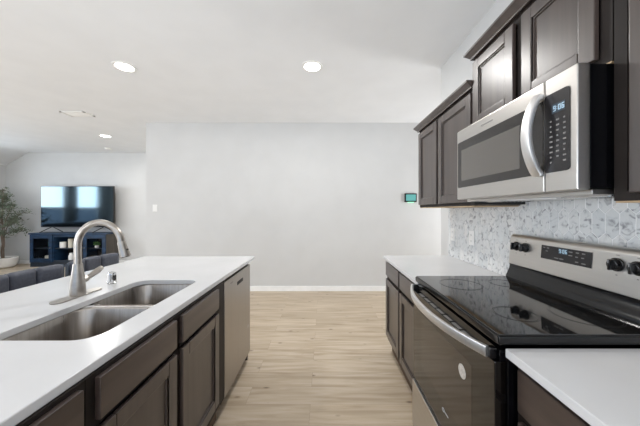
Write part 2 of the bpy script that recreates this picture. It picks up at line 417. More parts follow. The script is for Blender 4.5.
# ---- right-hand base cabinets
def base_right(label, y0, y1, splits, drawers, doors):
    r = thing('base_cabinet', label, 'cabinet', ((.6+WR)/2, (y0+y1)/2, 0), None)
    carcass(r, .610, WR-.004, y0, y1, .125, Z1-.001, -1, rails=[('h', .705, .735)]+[('v', s-.02, s+.02) for s in splits])
    obj('toe_kick', mk(.655, .670, y0, y1, .0, .125), 'toe', r)
    for a, b in drawers: front('drawer', r, .590, -1, a, b, .735, .864, m='woodh', panel=False)
    for a, b in doors: front('door', r, .590, -1, a, b, .165, .705)
    return r
base_right('dark wood base cabinet with two drawers over two doors, beyond the range', 1.592, 2.500, [2.055],
           [(1.612, 2.038), (2.072, 2.490)], [(1.612, 2.038), (2.072, 2.490)])
base_right('dark wood drawer cabinet under the nearest white counter, before the range', -.35, .818, [.24],
           [(.255, .795), (-.33, .225)], [(.255, .795), (-.33, .225)])
# ---- right worktops
def worktop(label, y0, y1):
    o = obj('countertop', mk(.572, WR-.002, y0, y1, Z1, CT, bev=.004), 'quartz'); return tag(o, label, 'countertop')
worktop('white quartz counter beyond the range, below the tall upper cabinet', 1.590, 2.514)
worktop('white quartz counter in the near right corner, before the range', -.36, .822)

# ---- backsplash of picket tiles
def backsplash():
    bm = B(); xw = WR-.0008
    z0, z1, ya, yb = CT+.001, 1.478, -.3, 2.512
    lay = bm.loops.layers.color.new('tone')
    W, P, tip = .055, .1085, .027; g = .0021
    def poly(pts):
        # clip to the rectangle
        def clip(ps, f, inter):
            out = []
            for i, p in enumerate(ps):
                q = ps[(i+1) % len(ps)]
                if f(p): out.append(p)
                if f(p) != f(q): out.append(inter(p, q))
            return out
        def at(ax, v): return lambda p, q: tuple(p[k]+(q[k]-p[k])*(v-p[ax])/(q[ax]-p[ax]) for k in (0, 1))
        for ax, v, s in ((0, ya, 1), (0, yb, -1), (1, z0, 1), (1, z1, -1)):
            pts = clip(pts, (lambda p: (p[ax]-v)*s >= 0), at(ax, v))
            if len(pts) < 3: return None
        return pts
    row = 0; z = .86
    while z < z1+.1:
        y = ya-.1+(W/2 if row % 2 else 0)
        while y < yb+.1:
            h0, h1 = z-P/2+tip/2, z+P/2-tip/2
            w2 = W/2-g
            pts = poly([(y-w2, h0), (y, h0-tip+g), (y+w2, h0), (y+w2, h1), (y, h1+tip-g), (y-w2, h1)])
            tone = (random.random(), random.random(), random.random(), 1)
            if pts and len(pts) > 2:
                A = [bm.verts.new((xw-.0062, p[0], p[1])) for p in pts]; C = [bm.verts.new((xw-.001, p[0], p[1])) for p in pts]
                fs = [bm.faces.new(A)]
                for i in range(len(A)):
                    fs.append(bm.faces.new((A[i], A[(i+1) % len(A)], C[(i+1) % len(A)], C[i])))
                for f in fs:
                    for l in f.loops: l[lay] = tone
            y += W
        z += P; row += 1
    bmesh.ops.recalc_face_normals(bm, faces=bm.faces[:])
    for f in bm.faces:
        if abs(f.normal.x) > .9 and f.normal.x > 0: f.normal_flip()
    o = obj('backsplash', bm, 'tile', ang=20)
    tag(o, 'grey and white marble picket tile backsplash behind the range', 'backsplash')
    obj('grout', mk(xw-.0045, xw, ya, yb, z0, z1), 'grout', o)
backsplash()
def outlet(y, z, label):
    r = thing('wall_outlet', label, 'outlet', (WR-.012, y, z-.057), 'outlets on the tile backsplash')
    x1 = WR-.0075
    obj('plate', mk(x1-.006, x1, y-.035, y+.035, z-.057, z+.057, bev=.003), 'plastic', r)
    for s in (-.024, .024):
        f = obj('socket', mk(x1-.0085, x1-.006, y-.017, y+.017, z+s-.016, z+s+.016, bev=.002), 'plastic', r)
        b = B()
        for d in (-.006, .006): box(b, x1-.0092, x1-.0085, y+d-.0012, y+d+.0012, z+s-.005, z+s+.006)
        obj('slot', b, 'slot', f)
outlet(2.11, 1.125, 'white outlet on the marble tile nearer the range')
outlet(2.42, 1.125, 'white outlet at the far end of the marble tile')

# ---- upper cabinets
UX = .902
def upper(label, y0, y1, z0, z1, doors, ret0, ret1, name='wall_cabinet', top=True, UX=UX):
    r = thing(name, label, 'cabinet', ((UX+WR)/2, (y0+y1)/2, z0))
    sp = [('v', (doors[i][1]+doors[i+1][0])/2-.02, (doors[i][1]+doors[i+1][0])/2+.02) for i in range(len(doors)-1)]
    carcass(r, UX+.0195, WR-.003, y0, y1, z0, z1, -1, bottom='rawwood', rails=sp)
    obj('top_panel', mk(UX+.02, WR-.003, y0, y1, z1-.001, z1+.012), 'wood', r)
    for a, b in doors: front('door', r, UX, -1, a, b, z0+.022, z1-.022)
    if top: crown(r, UX+.010, y0, y1, z1-.006, ret0, ret1)
    return r
upper('tall dark wood wall cabinet with two doors, left of the microwave', 1.591, 2.497, 1.379, 2.098,
      [(1.606, 2.062), (2.092, 2.487)], False, True)
upper('short dark wood wall cabinet with crown directly above the microwave', .830, 1.588, 1.830, 2.268,
      [(.868, 1.192), (1.244, 1.582)], True, True)
upper('dark wood wall cabinet cut off by the right edge, nearest the camera', -.10, .826, 1.379, 2.098,
      [(-.08, .345), (.375, .772)], False, False)

# ------------------------------------------------------------------ microwave
def seven(bm, txt, x, y, z, h, dirx=-1):
    """seven-segment digits on a plane facing -X; text runs towards -Y"""
    SEG = {'0': 'abcdef', '1': 'bc', '6': 'acdefg', '9': 'abcdfg', '5': 'acdfg', '8': 'abcdefg', '3': 'abcdg'}
    w_ = h*.5; t = h*.13; cx = y
    for ch in txt:
        if ch == ':':
            for dz in (.3, .7): box(bm, x-.0006, x, cx-t, cx, z+h*dz-t/2, z+h*dz+t/2)
            cx -= t*2.4; continue
        R = {'a': (0, w_, h-t, h), 'g': (0, w_, h/2-t/2, h/2+t/2), 'd': (0, w_, 0, t), 'f': (0, t, h/2, h), 'e': (0, t, 0, h/2),
             'b': (w_-t, w_, h/2, h), 'c': (w_-t, w_, 0, h/2)}
        for s in SEG[ch]:
            a, b, c, d = R[s]; box(bm, x-.0006, x, cx-b, cx-a, z+c, z+d)
        cx -= w_*1.4
def microwave():
    y0, y1, z0, z1, xf = .831, 1.586, 1.415, 1.824, .811
    r = thing('microwave_oven', 'stainless over-the-range microwave with curved handle, under the short wall cabinet', 'microwave', ((xf+WR)/2, 1.195, z0))
    obj('casing', mk(.856, WR-.010, y0+.006, y1, z0+.006, z1-.001, bev=.003), 'black', r)
    # stainless fascia, deep return at each side
    ys = .957
    dd = obj('door', mk(xf, .853, ys+.0012, y1, z0, z1, bev=.006), 'steel', r)
    cp = obj('control_fascia', mk(xf, .853, y0, ys-.0012, z0, z1, bev=.006), 'steel', r)
    p = prism(B(), [(ys+.004, 1.484), (y1-.022, 1.484), (y1-.016, 1.490), (y1-.016, 1.746), (y1-.022, 1.752), (ys+.004, 1.752)], xf-.0025, xf+.004, 'X')
    obj('door_glass', p, 'mw_glass', dd)
    obj('window', mk(xf-.0032, xf-.001, 1.075, 1.530, 1.522, 1.702, bev=.001), 'mw_window', dd)
    hs = []
    for k in range(21):
        u = k/20; hs.append((xf-.012-.043*math.sin(PI*u)**.8, .972, 1.482+.292*u))
    h = strap(B(), hs, (0, 1, 0), .042, .020)
    for z in (1.486, 1.770): box(h, xf-.016, xf-.001, 0.961, .983, z-.010, z+.010, bev=.003)
    obj('handle', h, 'handle', dd)
    lg = B()
    tube(lg, [(xf-.0008, 1.330+.010*math.cos(a), 1.785+.0045*math.sin(a)) for a in [2*PI*k/16 for k in range(17)]], .0009, 6)
    box(lg, xf-.0012, xf, 1.250, 1.315, 1.7825, 1.7875)
    obj('emblem', lg, 'greyprint', dd)
    rr = [(a, b) for a, b in rrect(.856, ys-.003, 1.484, 1.764, .012, 5)]
    pad = obj('keypad', prism(B(), rr, xf-.0025, xf+.004, 'X'), 'mw_pad', cp)
    obj('display', mk(xf-.0032, xf-.0015, .872, .922, 1.690, 1.722), 'lcd', cp)
    b = B(); seven(b, '9:06', xf-.0034, .916, 1.6965, .019); obj('clock_digits', b, 'digits', cp)
    b = B(); k = 0
    for i in range(9):
        for j in range(3):
            yy = .928-j*.026; zz = 1.665-i*.0182
            if (i, j) == (8, 1): continue
            wd = random.choice((.004, .006, .008)); box(b, xf-.0032, xf-.0023, yy-wd, yy+wd*.4, zz-.0028, zz+.0028)
    obj('key_legend', b, 'greyprint', cp)
    # underside: sloping base plate, grease filters, lamp lens, rear vent
    obj('base_plate', mk(.870, WR-.012, y0+.012, y1-.006, z0-.014, z0+.004, bev=.002), 'steel', r)
    for a, c in ((.84, 1.02), (1.36, 1.54)):
        g = B(); box(g, .93, 1.10, a, c, z0-.018, z0-.014)
        for i in range(8): box(g, .935+i*.021, .943+i*.021, a+.008, c-.008, z0-.020, z0-.018)
        obj('grease_filter', g, 'chrome', r)
    obj('lamp_cover', mk(.90, .985, 1.10, 1.28, z0-.017, z0-.014, bev=.001), 'plastic', r)
    obj('vent_duct', mk(.895, WR-.014, 1.542, 1.584, z0-.030, z0-.014, bev=.002), 'blackm', r)
microwave()

# ------------------------------------------------------------------ range
def cooker():
    y0, y1 = .828, 1.586; yc = (y0+y1)/2; ZC = .952
    r = thing('electric_range', 'freestanding stainless and black electric range with glass cooktop', 'stove', (.87, yc, 0))
    b = B(); box(b, .585, 1.190, y0, y1, .03, .902, bev=.003)
    obj('body', b, 'black', r)
    for x in (.64, 1.14):
        for y in (y0+.05, y1-.05):
            obj('foot', lathe(B(), (x, y, 0), [(.018, 0), (.018, .012), (.010, .014), (.010, .031)], 12), 'blackm', r)
    # cooktop with framed edge
    fr = B(); box(fr, .556, 1.118, y0-.0005, y1, ZC-.034, ZC-.004, bev=.006)
    ct = obj('cooktop', fr, 'black', r)
    g = mk(.562, 1.116, y0+.006, y1-.006, ZC-.006, ZC, bev=.0015)
    obj('glass_top', g, 'black_glass', ct)
    for (x, y, rad) in ((.985, .985, .105), (.735, 1.0, .075), (.735, 1.40, .105), (.985, 1.42, .075)):
        q = B()
        for rr in (rad, rad-.006):
            tube(q, [(x+rr*math.cos(a), y+rr*math.sin(a), ZC+.0001) for a in [2*PI*k/48 for k in range(49)]], 0.0005, 4, cap=False)
        tube(q, [(x-.008, y, ZC+.0001), (x+.008, y, ZC+.0001)], .0008, 4)
        obj('burner_ring', q, 'burner', ct)
    # backguard
    prof = [(1.124, 1.030), (1.136, 1.185), (1.142, 1.199), (1.154, 1.207), (1.172, 1.207), (1.188, 1.195), (1.192, 1.030)]
    bg = obj('backguard', prism(B(), prof, y0+.001, y1-.001, bev=.004), 'steel', r)
    prof = [(1.106, ZC-.010), (1.108, ZC+.010), (1.116, ZC+.026), (1.127, ZC+.050), (1.130, 1.020), (1.126, 1.0305), (1.190, 1.0305), (1.190, ZC-.010)]
    obj('splash_panel', prism(B(), prof, y0+.004, y1-.004), 'black', bg)
    def px(z): return 1.124+.012*(z-1.030)/.155
    def face(ya, yb, za, zb, off, thk):
        return prism(B(), [(px(za)-off, za), (px(zb)-off, zb), (px(zb)-off+thk, zb), (px(za)-off+thk, za)], ya, yb)
    obj('display', face(1.098, 1.352, 1.104, 1.171, .003, .006), 'mw_pad', bg)
    q = B(); xd = px(1.15)-.0045
    box(q, xd, xd+.003, 1.206, 1.252, 1.141, 1.168); obj('clock_window', q, 'lcd', bg)
    q = B(); seven(q, '9:06', xd-.0003, 1.248, 1.1455, .018); obj('clock_digits', q, 'digits', bg)
    q = B()
    for (y, z, wd) in ((1.318, 1.144, .006), (1.335, 1.160, .006), (1.312, 1.160, .006), (1.262, 1.118, .011), (1.235, 1.118, .010), (1.192, 1.158, .009),
                       (1.192, 1.142, .009), (1.160, 1.159, .007), (1.132, 1.159, .007), (1.162, 1.140, .006), (1.135, 1.140, .006), (1.160, 1.118, .007), (1.130, 1.116, .009)):
        obj('key_legend', mk(px(z)-.004, px(z)-.0028, y-wd, y+wd, z-.0022, z+.0022), 'greyprint', bg)
    for i, y in enumerate((.935, 1.004, 1.460, 1.527)):
        z = 1.140; x = px(z)
        k = B(); N = 24
        tube(k, [(x-.001, y, z), (x-.006, y, z), (x-.007, y, z), (x-.022, y, z), (x-.024, y, z)], [.026, .026, .0225, .020, .017], N)
        box(k, x-.036, x-.020, y-.0055, y+.0055, z-.021, z+.021, bev=.003)
        kn = obj('knob', k, 'black', bg)
        obj('pointer', mk(x-.0366, x-.036, y-.001, y+.001, z+.006, z+.019), 'print', kn)
        obj('knob_legend', mk(x-.0015+.003, x+.004, y-.006, y+.006, z+.035, z+.0375), 'greyprint', bg)
        obj('knob_legend', mk(px(z-.04)-.0008, px(z-.04)+.002, y-.003, y+.003, z-.042, z-.038), 'greyprint', bg)
    # vent strip under the cooktop
    v = B(); box(v, .562, .586, y0+.004, y1-.004, .868, .902)
    vs = obj('vent_trim', v, 'black', r)
    # oven door
    xd = .545
    d = obj('oven_door', mk(xd, .583, y0+.003, y1-.003, .345, .866, bev=.004), 'oven_glass', r)
    obj('door_window', mk(xd-.0006, xd+.002, y0+.13, y1-.13, .475, .775), 'oven_window', d)
    q = B()
    for i in range(8):
        ya = y0+.075+i*.078; box(q, .549, .575, ya, ya+.062, .8655, .8675)
    obj('vent_slot', q, 'greyprint', d)
    pts = []
    for k in range(29):
        u = k/28; s = abs(2*u-1)
        pts.append((.532-.070*(1-s**2.2), y0+.020+(y1-y0-.04)*u, .890))
    h = strap(B(), pts, (0, 0, 1), .036, .016)
    hd = obj('handle', h, 'handle', d)
    for y in (y0+.022, y1-.022): obj('handle_bracket', mk(.534, .560, y-.011, y+.011, .868, .905, bev=.004), 'black', hd)
    obj('round_sticker', tube(B(), [(xd-.0012, 1.025, .715), (xd-.0003, 1.025, .715)], .027, 32), 'sticker', d, label='round white sticker')
    q = B()
    tube(q, [(xd-.0009, 1.186+.010*math.cos(a), .440+.007*math.sin(a)) for a in [2*PI*k/20 for k in range(21)]], .0014, 6)
    box(q, xd-.0012, xd, 1.140, 1.171, .4375, .4425)
    obj('emblem', q, 'print', d)
    # storage drawer
    dw = obj('storage_drawer', mk(.537, .583, y0+.003, y1-.003, .062, .330, bev=.004), 'steel', r)
    obj('drawer_gap', mk(.552, .584, y0+.004, y1-.004, .330, .3455), 'blackm', r)
cooker()

# ------------------------------------------------------------------ island
IX = -.655         # face frame plane; doors sit in front of it
def base_island(name, label, y0, y1, fronts, rails, ypad=0):
    r = thing(name, label, 'cabinet', (-.95, (y0+y1)/2, 0))
    carcass(r, IX, -1.26, y0, y1, .125, Z1-.001, 1, rails=[('h', .728, .752)]+rails)
    obj('toe_kick', mk(-.710, -.695, y0, y1, 0, .125), 'toe', r)
    for a, b in fronts:
        front('drawer_front', r, IX+.0195, 1, a, b, .752, .874, m='woodh', panel=False)
        front('door', r, IX+.0195, 1, a, b, .178, .726)
    return r
base_island('base_cabinet', 'dark wood island cabinet in the near left corner, before the sink cabinet', -.35, .712, [(-.33, .165), (.195, .690)], [('v', .16, .20)])
base_island('sink_cabinet', 'dark wood sink cabinet with two false drawers over two doors, in the island', .714, 1.676, [(.740, 1.128), (1.174, 1.580)], [('v', 1.12, 1.18), ('v', 1.57, 1.64)])
o = obj('island_panel', None or (lambda b: (box(b, -1.29, -1.262, -.35, 2.362, 0, Z1-.001), box(b, -1.262, -.690, 2.340, 2.362, 0, Z1-.001), b)[2])(B()), 'wood')
tag(o, 'dark wood end and back panel closing the island beyond the dishwasher', 'panel')

# worktop with the sink cut-out
SX0, SX1, SY0, SY1 = -1.150, -.780, .872, 1.632
bm = B(); hole = rrect(SX0, SX1, SY0, SY1, .075, 10)
outer = [(-.662, -.36), (-.662, 2.472), (-1.70, 2.472), (-1.70, -.36)]
def loop(pts, z):
    vs = [bm.verts.new((x, y, z)) for x, y in pts]
    return vs, [bm.edges.new((vs[i], vs[(i+1) % len(vs)])) for i in range(len(vs))]
ov, oe = loop(outer, CT); hv, he = loop(hole, CT)
bmesh.ops.triangle_fill(bm, edges=oe+he, use_beauty=True)
ex = bmesh.ops.extrude_face_region(bm, geom=bm.faces[:])
for e in ex['geom']:
    if isinstance(e, bmesh.types.BMVert): e.co.z = Z1
bmesh.ops.recalc_face_normals(bm, faces=bm.faces[:])
o = obj('countertop', bm, 'quartz', ang=30, wn=False); tag(o, 'long white quartz island counter with the sink set into it', 'countertop')
bv = o.modifiers.new('edge', 'BEVEL'); bv.width = .003; bv.segments = 2; bv.limit_method = 'ANGLE'; bv.angle_limit = math.radians(60)
md = o.modifiers.new('weighted', 'WEIGHTED_NORMAL'); md.keep_sharp = True; md.weight = 100

def sink():
    r = thing('kitchen_sink', 'undermount stainless double-bowl sink in the white island counter', 'sink', ((SX0+SX1)/2, (SY0+SY1)/2, .68))
    zt = Z1-.0012; yd = 1.258
    def bowl(y0, y1, label):
        x0, x1 = SX0-.012, SX1+.012
        t = bmesh.new(); rings = []
        spec = [(-.012, 0, .085), (0, 0, .08), (.004, -.006, .08), (.008, -.15, .075), (.016, -.178, .07), (.034, -.192, .055), (.06, -.196, .05)]
        for off, dz, rad in spec:
            rings.append([t.verts.new((x, y, zt+dz)) for x, y in rrect(x0+off, x1-off, y0+off, y1-off, rad, 10)])
        n = len(rings[0])
        for a, b in zip(rings, rings[1:]):
            for k in range(n): t.faces.new((a[k], a[(k+1) % n], b[(k+1) % n], b[k]))
        t.faces.new(rings[-1])
        bmesh.ops.recalc_face_normals(t, faces=t.faces[:])
        for f in t.faces: f.normal_flip()
        b = B(); merge(b, t)
        o = obj('bowl', b, 'sink', r, label=label, ang=50, wn=False)
        so = o.modifiers.new('gauge', 'SOLIDIFY'); so.thickness = .0012; so.offset = -1
        c = ((x0+x1)/2, (y0+y1)/2, zt-.196)
        obj('drain', lathe(B(), c, [(.045, .0005), (.045, .003), (.038, .003), (.034, .001), (.030, .0008)], 28), 'chrome', o)
    bowl(SY0-.012, yd-.017, 'near bowl'); bowl(yd+.017, SY1+.012, 'far bowl')
    obj('divider', mk(SX0-.012, SX1+.012, yd-.018, yd+.018, zt-.010, zt+.0002, bev=.0045, seg=3), 'handle', r)
sink()

# dishwasher
def dishwasher():
    y0, y1, xf = 1.738, 2.332, -.663
    r = thing('dishwasher', 'stainless dishwasher at the far end of the island', 'dishwasher', (-.95, (y0+y1)/2, 0))
    obj('tub', mk(-1.24, -.715, y0+.006, y1-.004, .02, .868), 'blackm', r)
    obj('toe_panel', mk(-.735, -.722, y0+.006, y1-.004, .0, .088), 'blackm', r)
    d = B(); box(d, -.712, xf, y0, y1, .092, .868, bev=.004)
    dd = obj('door', d, 'steeldw', r)
    # pocket handle and control strip
    obj('pocket_handle', mk(xf-.004, xf+.0022, 1.985, 2.125, .776, .804, bev=.003), 'blackm', dd)
    b = B()
    box(b, xf, xf+.0006, 1.845, 1.895, .829, .832)
    obj('key_legend', b, 'slot', dd)
    obj('emblem', mk(xf, xf+.0006, 2.255, 2.285, .330, .352, bev=.0002), 'print', dd)
dishwasher()
# black gap filler between sink cabinet and dishwasher
o = obj('filler_strip', mk(-.70, IX-.012, 1.679, 1.739, .095, Z1-.002), 'gap'); tag(o, 'narrow black filler strip between the sink cabinet and the dishwasher', 'trim strip')

def faucet():
    x, y, z = -1.255, 1.325, CT+.0005
    r = thing('kitchen_faucet', 'brushed nickel gooseneck faucet behind the island sink', 'faucet', (x, y, z))
    bm = B(); prism(bm, rrect(x-.031, x+.031, y-.127, y+.127, .0305, 10), z, z+.006, 'Z', bev=.002)
    obj('deck_plate', bm, 'nickel', r)
    obj('body', lathe(B(), (x, y, z), [(.031, .006), (.0325, .010), (.0325, .030), (.031, .060), (.026, .105), (.022, .135), (.020, .160), (.0185, .164)], 32), 'nickel', r)
    pts = [(x, y, z+.158), (x, y, z+.23)]; R = .112; zc = z+.256
    for k in range(0, 27):
        a = PI-(PI+.10)*k/26*.93
        pts.append((x+R+R*math.cos(a), y, zc+R*math.sin(a)*1.05))
    n = len(pts)
    obj('neck', tube(B(), pts, .0158, 20), 'nickel', r)
    p = Vector(pts[-1]); d = (Vector(pts[-1])-Vector(pts[-2])).normalized()
    d = (d+Vector((.10, 0, 0))).normalized()
    q = [p-d*.004, p+d*.002, p+d*.010, p+d*.042, p+d*.070, p+d*.075]
    sp = obj('spray_head', tube(B(), q, [.0172, .019, .019, .0215, .0245, .0228], 24), 'nickel', r)
    obj('spray_button', mk(p.x+.025, p.x+.033, y-.007, y+.007, p.z-.062, p.z-.030, bev=.003), 'blackm', sp)
    obj('nozzle', tube(B(), [p+d*.0752, p+d*.077], .020, 20), 'blackm', sp)
    hb = B(); tube(hb, [(x, y+.020, z+.070), (x, y+.036, z+.074), (x, y+.048, z+.077), (x, y+.052, z+.078)], [.018, .018, .017, .012], 20)
    h = obj('handle_base', hb, 'nickel', r)
    lv = B(); tube(lv, [(x, y+.046, z+.076), (x+.002, y+.075, z+.086), (x+.006, y+.112, z+.104), (x+.008, y+.134, z+.116)], [.012, .013, .016, .012], 14)
    obj('lever', lv, 'nickel', h)
faucet()
r = thing('air_gap_cap', 'small chrome air gap cap standing on the counter right of the faucet', 'sink fitting', (-1.272, 1.56, CT))
obj('cap', lathe(B(), (-1.272, 1.56, CT+.0005), [(.024, 0), (.025, .004), (.0215, .008), (.021, .050), (.0205, .058), (.017, .064), (.008, .067)], 28), 'chrome', r)
obj('vent_opening', mk(-1.252, -1.2495, 1.545, 1.566, CT+.018, CT+.048, bev=.001), 'blackm', r)

# ------------------------------------------------------------------ bar stools
def stool(yc, label):
    r = thing('bar_stool', label, 'bar stool', (-1.72, yc, 0), 'bar stools at the island')
    xb = -1.985; zt = .955
    # padded seat
    b = B(); box(b, -1.90, -1.50, yc-.215, yc+.215, .600, .665, bev=.028, seg=4); obj('seat', b, 'fabric', r)
    obj('seat_base', mk(-1.885, -1.515, yc-.20, yc+.20, .575, .602, bev=.004), 'blackm', r)
    # gently wrapped back: shell, then three vertical pads
    def arc(s): return xb+.050*(abs(s)/.24)**2.2
    b = B(); t = bmesh.new(); rings = []
    for k in range(17):
        s = -.243+.486*k/16; x = arc(s)-.030
        rings.append([t.verts.new(p) for p in ((x, yc+s, .62), (x+.024, yc+s, .62), (x+.024, yc+s, zt-.018), (x+.012, yc+s, zt-.006), (x, yc+s, zt-.018))])
    for a, c in zip(rings, rings[1:]):
        for k in range(5): t.faces.new((a[k], a[(k+1) % 5], c[(k+1) % 5], c[k]))
    t.faces.new(rings[0]); t.faces.new(rings[-1][::-1]); bmesh.ops.recalc_face_normals(t, faces=t.faces[:]); merge(b, t)
    obj('backrest', b, 'fabricblue', r, label='blue-grey outer shell of the back')
    for i in (-1, 0, 1):
        s = i*.157; b = B()
        box(b, -.030, .034, -.080, .080, .63, zt, bev=.030, seg=5)
        ang = -math.atan2(arc(s+.05)-arc(s-.05), .1)
        for v in b.verts:
            c = v.co.copy(); c.y *= .985
            v.co = Vector((arc(s)+c.x*math.cos(ang)-c.y*math.sin(ang), yc+s+c.x*math.sin(ang)+c.y*math.cos(ang), c.z))
        obj('back_pad', b, 'fabric', r)
    for sx, sy in ((-1, -1), (-1, 1), (1, -1), (1, 1)):
        obj('leg', tube(B(), [(-1.70+sx*.205, yc+sy*.205, 0), (-1.70+sx*.155, yc+sy*.165, .578)], [.011, .016], 12), 'blackm', r)
    b = B()
    for sy in (-1, 1): tube(b, [(-1.70-.19, yc+sy*.192, .2), (-1.70+.19, yc+sy*.192, .2)], .008, 10)
    for sx in (-1, 1): tube(b, [(-1.70+sx*.19, yc-.192, .2), (-1.70+sx*.19, yc+.192, .2)], .008, 10)
    obj('footrest', b, 'blackm', r)
    return r
st = stool(1.70, 'charcoal channel-backed bar stool nearer the camera, at the left edge')
dup(st, (0, .515, 0), 'charcoal channel-backed bar stool behind the faucet, farther from the camera')

# ------------------------------------------------------------------ media console, TV and what stands on them
CX0, CX1, CY0, CY1, CZ = -7.02, -5.20, 6.215, 6.575, .81
def console():
    r = thing('media_console', 'weathered navy blue media console with glass doors below the television', 'media console', ((CX0+CX1)/2, (CY0+CY1)/2, 0))
    t = .03
    obj('top', mk(CX0-.03, CX1+.03, CY0-.025, CY1+.005, CZ-.035, CZ, bev=.006), 'navy', r)
    b = B(); box(b, CX0, CX0+t, CY0, CY1, .0, CZ-.035); obj('side_panel', b, 'navydark', r)
    b = B(); box(b, CX1-t, CX1, CY0, CY1, .0, CZ-.035); obj('side_panel', b, 'greywood', r, label='brown weathered side panel')
    obj('back_panel', mk(CX0+t, CX1-t, CY1-.012, CY1, .06, CZ-.035), 'cabdark', r)
    obj('plinth', mk(CX0+t, CX1-t, CY0+.01, CY1-.012, .0, .10), 'navydark', r)
    obj('bottom_shelf', mk(CX0+t, CX1-t, CY0+.01, CY1-.012, .10, .125), 'navydark', r)
    xa, xb = CX0+.54, CX1-.54
    for x in (xa, xb): obj('divider', mk(x-.02, x+.02, CY0+.004, CY1-.012, .125, CZ-.035), 'navy', r)
    for a, c in ((CX0+t, xa-.02), (xa+.02, xb-.02), (xb+.02, CX1-t)):
        obj('shelf', mk(a, c, CY0+.03, CY1-.012, .425, .445), 'navydark', r)
    obj('upper_rail', mk(xa+.02, xb-.02, CY0+.002, CY0+.025, CZ-.095, CZ-.035), 'navy', r)
    for a, c in ((CX0+.005, xa), (xb, CX1-.005)):
        b = B(); y0, y1 = CY0-.022, CY0-.001; s = .085
        box(b, a, a+s, y0, y1, .11, CZ-.04, bev=.003); box(b, c-s, c, y0, y1, .11, CZ-.04, bev=.003)
        box(b, a+s, c-s, y0, y1, .11, .205, bev=.003); box(b, a+s, c-s, y0, y1, CZ-.13, CZ-.04, bev=.003)
        d = obj('door', b, 'navy', r)
        obj('pane', mk(a+s-.003, c-s+.003, CY0-.013, CY0-.010, .20, CZ-.125), 'glass', d)
        kx = c-.04 if a < -6.5 else a+.04
        obj('knob', tube(B(), [(kx, y0, .46), (kx, y0-.012, .46), (kx, y0-.014, .46), (kx, y0-.026, .46)], [.007, .007, .015, .012], 14), 'nickel', d)
    b = B(); box(b, xa+.02, xb-.02, CY0+.002, CY0+.02, .10, .16); obj('lower_rail', b, 'navydark', r)
console()
def tv():
    r = thing('television', 'large flat television reflecting windows, standing on the navy console', 'television', (-6.02, 6.36, CZ))
    x0, x1, z0, z1 = -6.905, -5.135, .942, 1.944; yf = 6.335
    obj('casing', mk(x0, x1, yf+.002, yf+.05, z0, z1, bev=.006), 'tvframe', r)
    obj('screen', mk(x0+.012, x1-.012, yf-.001, yf+.004, z0+.018, z1-.012), 'screen', r)
    for xc in (-6.64, -5.37):
        b = B(); tube(b, [(xc-.18, yf-.10, CZ+.010), (xc, yf+.02, z0+.012), ], .010, 10); tube(b, [(xc+.18, yf+.10, CZ+.010), (xc, yf+.025, z0+.012)], .010, 10)
        obj('foot', b, 'tvframe', r)
tv()
YS = 6.33
def pot(name, label, cat, x, z, prof, m, y=YS):
    o = obj(name, lathe(B(), (x, y, z+.0008), prof, 24), m); return tag(o, label, cat)
def cupprof(rad, h): return [(rad*.9, 0), (rad, .008), (rad, h), (rad-.006, h), (rad-.008, .012)]
pot('cup', 'short white ceramic cup on the middle shelf of the console', 'cup', -6.35, .445, cupprof(.062, .14), 'ceramic')
pot('canister', 'tall cream canister beside the short white cup on the console shelf', 'canister', -6.155, .445, [(.05, 0), (.055, .01), (.055, .19), (.058, .195), (.058, .215), (.02, .22)], 'cream')
pot('jar', 'white jar on the bottom shelf of the console behind the faucet', 'jar', -6.14, .125, [(.05, 0), (.062, .02), (.062, .13), (.045, .155), (.045, .19), (.02, .195)], 'ceramic')
o = obj('keepsake_box', mk(-6.757, -6.662, 6.29, 6.37, .1258, .255, bev=.006), 'cream'); tag(o, 'small cream box at the bottom behind the left glass door', 'box')
def small_plant(x, z, label):
    r = thing('potted_plant', label, 'plant', (x, YS, z), 'small plants in the console')
    obj('pot', lathe(B(), (x, YS, z+.001), cupprof(.04, .055), 20), 'ceramic', r)
    b = B()
    for k in range(70):
        a = random.random()*2*PI; rr = random.random()**.5*.07; h = .06+random.random()*.085
        c = Vector((x+rr*math.cos(a), YS+rr*math.sin(a), z+h)); d = Vector((random.uniform(-1, 1), random.uniform(-1, 1), random.uniform(-.2, 1))).normalized()
        s = d.orthogonal().normalized()*.011
        vs = [b.verts.new(p) for p in (c-d*.02, c+s, c+d*.02, c-s)]; b.faces.new(vs)
    for k in range(6):
        a = k*PI/3; tube(b, [(x+.01*math.cos(a), YS+.01*math.sin(a), z+.02), (x+.04*math.cos(a), YS+.04*math.sin(a), z+.11)], .002, 5)
    obj('foliage', b, 'green', r)
small_plant(-6.62, .445, 'small green plant on the shelf behind the left glass door')
small_plant(-5.53, .445, 'small green plant on the shelf behind the right glass door')

